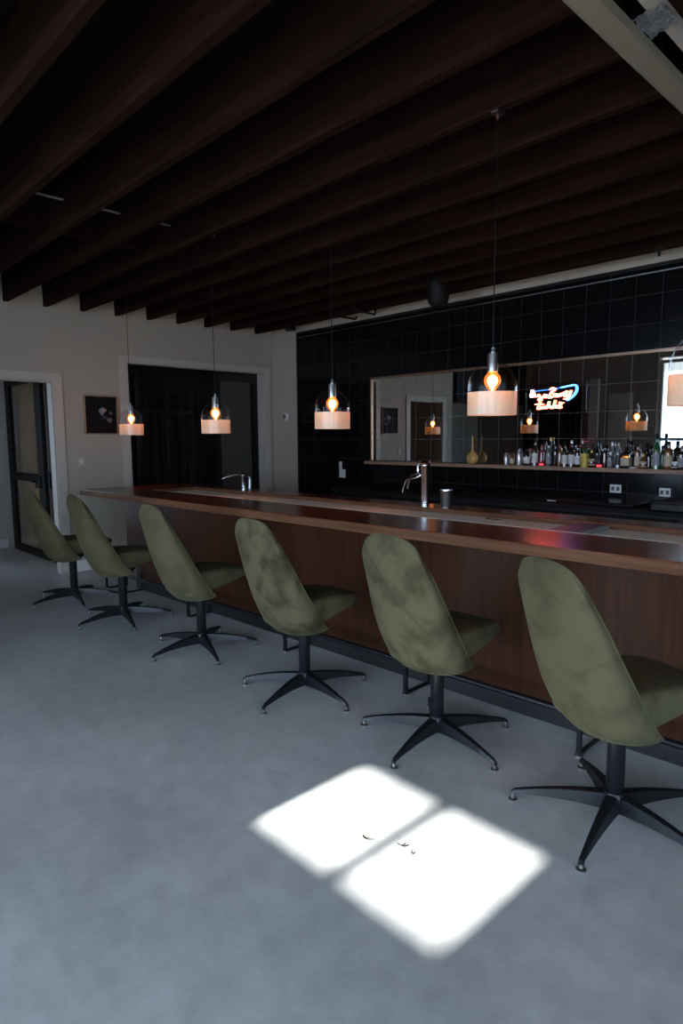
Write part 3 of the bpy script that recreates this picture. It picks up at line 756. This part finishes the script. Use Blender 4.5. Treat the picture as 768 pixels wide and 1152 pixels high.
def bottle(x, y, h, r, kind, g, lab, cap, label, sq=False):
    t = thing('bottle', label, 'bottle', (x, y, SH_T), random.uniform(-.3,.3) if not sq else 0, 'bottles on the mirror shelf')
    if kind == 'wine': pr = [(0,0),(r,.0),(r,.58*h),(r*.85,.66*h),(r*.36,.76*h),(r*.34,.94*h),(r*.4,.95*h),(r*.4,.97*h),(0,.97*h)]
    elif kind == 'spirit': pr = [(0,0),(r,0),(r*1.02,.02*h),(r,.62*h),(r*.9,.69*h),(r*.42,.75*h),(r*.40,.88*h),(0,.88*h)]
    elif kind == 'round': pr = [(0,0),(r*.8,0),(r,.10*h),(r*1.05,.28*h),(r*.9,.48*h),(r*.4,.62*h),(r*.35,.88*h),(0,.88*h)]
    elif kind == 'tall': pr = [(0,0),(r*.95,0),(r*1.0,.5*h),(r*.9,.60*h),(r*.4,.72*h),(r*.34,.93*h),(0,.93*h)]
    else: pr = [(0,0),(r*.85,0),(r,.3*h),(r,.80*h),(r*.8,.86*h),(0,.87*h)]
    n = 4 if sq else 20
    k = 1.25 if sq else 1
    M = Matrix.Rotation(PI/4,4,'Z') if sq else None
    body = obj('glass_body', L([(a*k,b) for a,b in pr],n,M), G[g], t, True, .004 if sq else 0)
    if lab:
        z0,z1 = (.12*h,.48*h)
        q = r*1.02*k
        obj('paper_label', L([(q,z0),(q,z1)],n,M,cap=False), LBL[lab], t)
    if cap:
        ct = pr[-1][1]
        obj('cap', L([(0,ct-.01),(r*.42,ct-.01),(r*.42,ct+.07*h),(r*.36,ct+.09*h),(0,ct+.09*h)],16), CAP[cap], t)
    return t
YFm, YR = 5.478, 5.552
def sx(px):   # shelf position of a reading along the shelf front
    t = (px-384)/718.85
    dx, dy = r_[0]*t+f_[0]+d_[0]*(-.07), r_[1]*t+f_[1]+d_[1]*(-.07)
    return dx/dy
ROW = [ # reading, row, height, radius, kind, glass, label, cap, text
 (569,'f',.125,.030,'jar','steel',None,'s','small silver shaker at the left end of the bottle row'),
 (575.5,'f',.13,.028,'jar','amber','c','k','short amber bottle between two silver shakers'),
 (583.5,'f',.165,.033,'jar','steel',None,'s','taller silver shaker left of the white labelled bottles'),
 (592,'f',.165,.036,'jar','dark','w','k','squat dark bottle with white label beside the tall shaker'),
 (601,'f',.245,.034,'wine','dark','w','k','tall dark wine bottle with large white label'),
 (608.5,'r',.20,.030,'spirit','red',None,'r','reddish bottle behind the pink lit candle glass'),
 (616.5,'f',.20,.030,'jar','clear','g','s','tall pale jar shaped bottle right of the pink candle'),
 (618.5,'r',.26,.028,'tall','dark',None,'g','gold capped dark bottle behind the pale jar'),
 (624,'r',.215,.031,'spirit','dark','b','k','all dark bottle left of the two white labels'),
 (629,'f',.20,.026,'spirit','amber',None,'r','small amber bottle with red cap'),
 (634.5,'f',.215,.030,'wine','dark','w','k','dark bottle with white label, left of a matching pair'),
 (642,'f',.225,.032,'wine','dark','w','s','dark bottle with white label, right of a matching pair'),
 (649,'f',.20,.031,'spirit','dark','w','k','white labelled bottle next to the flowers'),
 (665,'f',.16,.033,'round','dark','c','g','round brown bottle right of the yellow flower pot'),
 (671,'r',.235,.030,'tall','black','b','k','tall black bottle with black label behind the round one'),
 (679.5,'r',.20,.029,'spirit','dark',None,'k','dark bottle right of the rosy candle glass'),
 (685.5,'f',.145,.026,'spirit','clear','g','s','small clear bottle with grey label'),
 (687.5,'r',.215,.028,'tall','clear',None,'s','slender clear bottle behind the small clear one'),
 (694.5,'f',.235,.029,'wine','clear','b','k','clear wine shaped bottle with black label'),
 (704,'f',.19,.045,'spirit','black','c','k','wide square black bottle with small cream label'),
 (707,'r',.225,.028,'tall','dark',None,'k','dark bottle behind the wide square one'),
 (716.5,'f',.215,.030,'spirit','amber','c','k','amber bottle with cream label left of green bottle'),
 (723,'f',.13,.034,'round','amber','c','g','low round amber bottle left of green bottle'),
 (729,'r',.19,.028,'tall','dark',None,'k','dark bottle peeking out behind the low round amber'),
 (737.5,'f',.275,.036,'wine','green','g','k','tall bright green glass bottle'),
 (744,'r',.20,.030,'spirit','green',None,'k','shorter green bottle just behind the tall green'),
 (751,'f',.235,.042,'spirit','amber','c','k','broad amber bottle with two tone label near the right end'),
 (759,'f',.14,.032,'round','black','w','k','low black round bottle with white label'),
 (765.5,'f',.20,.032,'spirit','dark','g','r','dark bottle with red cap at the right picture edge'),
]
for px, row, h, r0, kind, g, lab, cap, txt in ROW:
    y = YFm if row == 'f' else YR
    bottle(sx(px)*y, y, h, r0*.86, kind, g, lab, cap, txt, sq=(kind=='spirit' and g=='black'))
for k in range(9):   # the row runs on past the picture's edge
    y = YFm if k%2 else YR
    bottle(-1.72+k*.085, y, .18+.012*(k*5%7), .03, ['wine','spirit','tall','round'][k%4], ['dark','green','amber','clear'][k%4], ['w',None,'c','g'][k%4], 'k', 'bottle of the row beyond the right picture edge')
def votive(px, label, s):
    x = sx(px)*5.462
    t = thing('candle_glass', label, 'candle', (x, 5.462, SH_T), 0, 'candle glasses on the shelf')
    obj('glass_cup', L([(0,0),(.022,0),(.027,.012),(.028,.042),(.025,.042),(.024,.01),(0,.006)],20), thin_glass('pink_glass',(1,.5,.55),.03), t)
    obj('wax', L([(0,.007),(.021,.007),(.022,.024),(0,.026)],18), emis('glowing_wax',(1,.42,.46),s*.55), t)
votive(608.5, 'small glowing pink candle glass in front of the left bottles', 1.6)
votive(673.5, 'small glowing rosy candle glass in front of the middle bottles', 1.6)
t = thing('ashtray', 'small pale dish on the shelf edge between bottles', 'dish', (sx(712)*5.462, 5.462, SH_T))
obj('dish_body', L([(0,0),(.022,0),(.032,.012),(.030,.014),(.02,.005),(0,.005)],20), flat('pale_ceramic',(.5,.42,.4),.4), t)
obj('dish_rim', L([(.030,.012),(.034,.013),(.033,.016),(.030,.015),(.030,.012)],20,cap=False), M_plate, t)
# flower pot
fx = sx(657)*5.475
t = thing('flower_pot', 'yellow pot with pink flowers standing among the bottles', 'potted plant', (fx, 5.475, SH_T))
obj('pot', L([(0,0),(.027,0),(.034,.115),(.036,.12),(.031,.12),(.028,.1),(0,.1)],24), G['yellow'], t)
M_pink = flat('pink_petals',(.50,.03,.12),.6); M_leaf = flat('green_leaf',(.03,.08,.02),.6)
for k in range(7):
    a = k*.9; r1 = .012+.018*(k%3)/2
    hx, hy, hz = r1*2*math.cos(a), r1*1.2*math.sin(a), .185+.022*((k*3)%4)
    s_ = obj('stem', T(smooth_path([(0,0,.095),(hx*.4,hy*.4,.14),(hx,hy,hz)],4), .002, 5), M_leaf, t)
    bm = bmesh.new()
    for q in range(6):
        b2 = q*PI/3
        Mx2 = Matrix.Translation((hx+.008*math.cos(b2),hy+.008*math.sin(b2),hz)) @ Matrix.Rotation(b2,4,'Z') @ Matrix.Rotation(.5,4,'Y') @ Matrix.Diagonal((.009,.006,.004,1))
        bmesh.ops.create_icosphere(bm, subdivisions=1, radius=1, matrix=Mx2)
    obj('blossom', bm, M_pink, s_)
bm = bmesh.new()
for k in range(9):
    a = k*.7
    bmesh.ops.create_icosphere(bm, subdivisions=1, radius=1, matrix=Matrix.Translation((.022*math.cos(a),.016*math.sin(a),.13+.004*k)) @ Matrix.Rotation(a,4,'Z') @ Matrix.Rotation(-.6,4,'Y') @ Matrix.Diagonal((.018,.007,.003,1)))
obj('leaves', bm, M_leaf, t)
# amber gourd shaped decanter
x = sx(531)*5.5
t = thing('decanter', 'round honey coloured decanter with a long thin neck, alone on the shelf', 'decanter', (x, 5.5, SH_T))
obj('decanter_body', L([(0,0),(.035,.002),(.062,.03),(.067,.065),(.056,.1),(.03,.125),(.013,.14),(.009,.18),(.009,.285),(.013,.29),(0,.29)],32,Matrix.Diagonal((1,.75,.93,1))), G['honey'], t)
obj('stopper', L([(0,.265),(.010,.267),(.012,.285),(0,.295)],16), M_shelfw, t)

# ------------------------------------------------------------------ leaves on the sunlit floor
def fleck(x, y, a, s, label):
    bm = bmesh.new(); vs = []
    n = 12
    for k in range(n):
        t_ = 2*PI*k/n; rr = 1.2*s*(.55+.45*abs(math.cos(t_)))*(1+.15*math.sin(3*t_+a*5))
        vs.append(bm.verts.new((rr*math.cos(t_), .45*rr*math.sin(t_), .004+.012*math.cos(t_)**2)))
    c0 = bm.verts.new((0,0,.001))
    for k in range(n): bm.faces.new((vs[k],vs[(k+1)%n],c0))
    bmesh.ops.solidify(bm, geom=bm.faces[:], thickness=.001)
    o = obj('dry_leaf', bm, flat('dry_leaf',(.05,.05,.03),.8), None)
    o.location = (x,y,.0025); o.rotation_euler = (0,0,a)
    tag(o, label, 'leaf', 'dry leaves on the sunlit floor')
fleck(-1.568,1.602,.3,.016,'slim dry leaf on the sunlit patch, leftmost fleck')
fleck(-1.447,1.666,.9,.015,'dark dry leaf on the sunlit patch, middle fleck')
fleck(-1.393,1.657,2.0,.010,'tiny dry leaf on the sunlit patch, rightmost fleck')

# ------------------------------------------------------------------ front: unseen glazed garage door, second opening and canopy, made for the daylight
bm = bmesh.new()
y0, y1 = YF-.09, YF-.03
for z in (0,.70,1.40,2.80): box(bm, GX0, GX1, y0, y1, z, z+.06)
for x in (-4.60,-3.82,-2.91,-2.01,-1.05): box(bm, x, x+.06, y0, y1, .06, 2.80)
struct('window_1', bm, M_trimw)  # unseen glazing, built to bring in the daylight
struct('window_1_pane', B(GX0+.03, GX1-.03, YF-.062, YF-.058, .06, 2.82), M_window)
struct('trim_front_pilaster', B(-5.88, -5.70, YF, YF+.06, 0, 2.6), M_baseb)
bm = B(-5.50, -5.05, YF, YF+.03, 0, 2.3); box(bm, -5.47, -5.08, YF+.03, YF+.04, .2, 1.0); box(bm, -5.47, -5.08, YF+.03, YF+.04, 1.15, 2.15)
struct('front_bright_panel', bm, M_baseb)  # pale panel added for the brighter stretch of wall in the mirror
cf = pleats(-7.3, -6.0, YF+.07, .02, 2.5, .04, 9, M_curtd, 'curtain')
tag(cf, 'brown pleated curtain along the front wall, seen only in the mirror', 'curtain')
bm = bmesh.new()
for z in (.1,1.3,2.64): box(bm, -.75, 2.35, y0, y1, z, z+.06)
for x in (-.75,.25,1.25,2.29): box(bm, x, x+.06, y0, y1, .16, 2.64)
struct('added_window_3', bm, M_trimw)  # unseen opening added to brighten the floor near the camera
struct('added_window_3_pane', B(-.72, 2.32, YF-.062, YF-.058, .16, 2.66), M_window)
# deep unseen canopy added to block sun; its divided hole shapes the floor patch
CZ = 3.05; CH = CZ/tz
cy0, cy1 = 1.36-CH, 1.965-CH
bm = bmesh.new(); X0, X1 = -7.5, 2.6; Y0, Y1 = -5.6, YF-.12
box(bm, X0, X1, Y0, cy0, CZ, CZ+.03); box(bm, X0, X1, cy1, Y1, CZ, CZ+.03)
box(bm, X0, TR[0], cy0, cy1, CZ, CZ+.03); box(bm, TR[1], X1, cy0, cy1, CZ, CZ+.03)
mxx = (TR[0]+TR[1])/2; box(bm, mxx-.036, mxx+.036, cy0, cy1, CZ, CZ+.03)
struct('sun_blocking_canopy', bm, M_trimw)

# ------------------------------------------------------------------ light
w = bpy.data.worlds.new('sky'); bpy.context.scene.world = w; w.use_nodes = True
bg = w.node_tree.nodes['Background']; bg.inputs[0].default_value = (.58,.74,1.0,1); bg.inputs[1].default_value = 9.8
sun = bpy.data.objects.new('sun', bpy.data.lights.new('sun','SUN')); link(sun)
sun.data.energy = 26; sun.data.angle = math.radians(1.2); sun.data.color = (1,.98,.95)
sun.rotation_euler = (math.radians(50), 0, 0)      # from -Y, 40 degrees up
for nm, cx_, cz_, sx_, sz_ in (('garage_daylight',(GX0+GX1)/2,1.45,GX1-GX0,2.8),('front_daylight',.8,1.4,3.1,2.6),):
    a = bpy.data.lights.new(nm,'AREA'); a.shape='RECTANGLE'; a.size=sx_; a.size_y=sz_; a.cycles.is_portal=True
    o = bpy.data.objects.new(nm,a); link(o); o.location=(cx_,YF-.14,cz_); o.rotation_euler=(math.radians(90),0,0)
    o.rotation_euler=(math.radians(-90),0,0) if False else (math.radians(90),0,0)
a = bpy.data.lights.new('side_daylight','AREA'); a.shape='RECTANGLE'; a.size=1.6; a.size_y=2.1; a.cycles.is_portal=True
o = bpy.data.objects.new('side_daylight',a); link(o); o.location=(XR+.14,.15,1.1); o.rotation_euler=(0,math.radians(90),0)
s = bpy.context.scene
s.view_settings.view_transform = 'Standard'; s.view_settings.look = 'None'; s.view_settings.gamma = 1
s.view_settings.use_curve_mapping = False; s.view_settings.exposure = 0.14
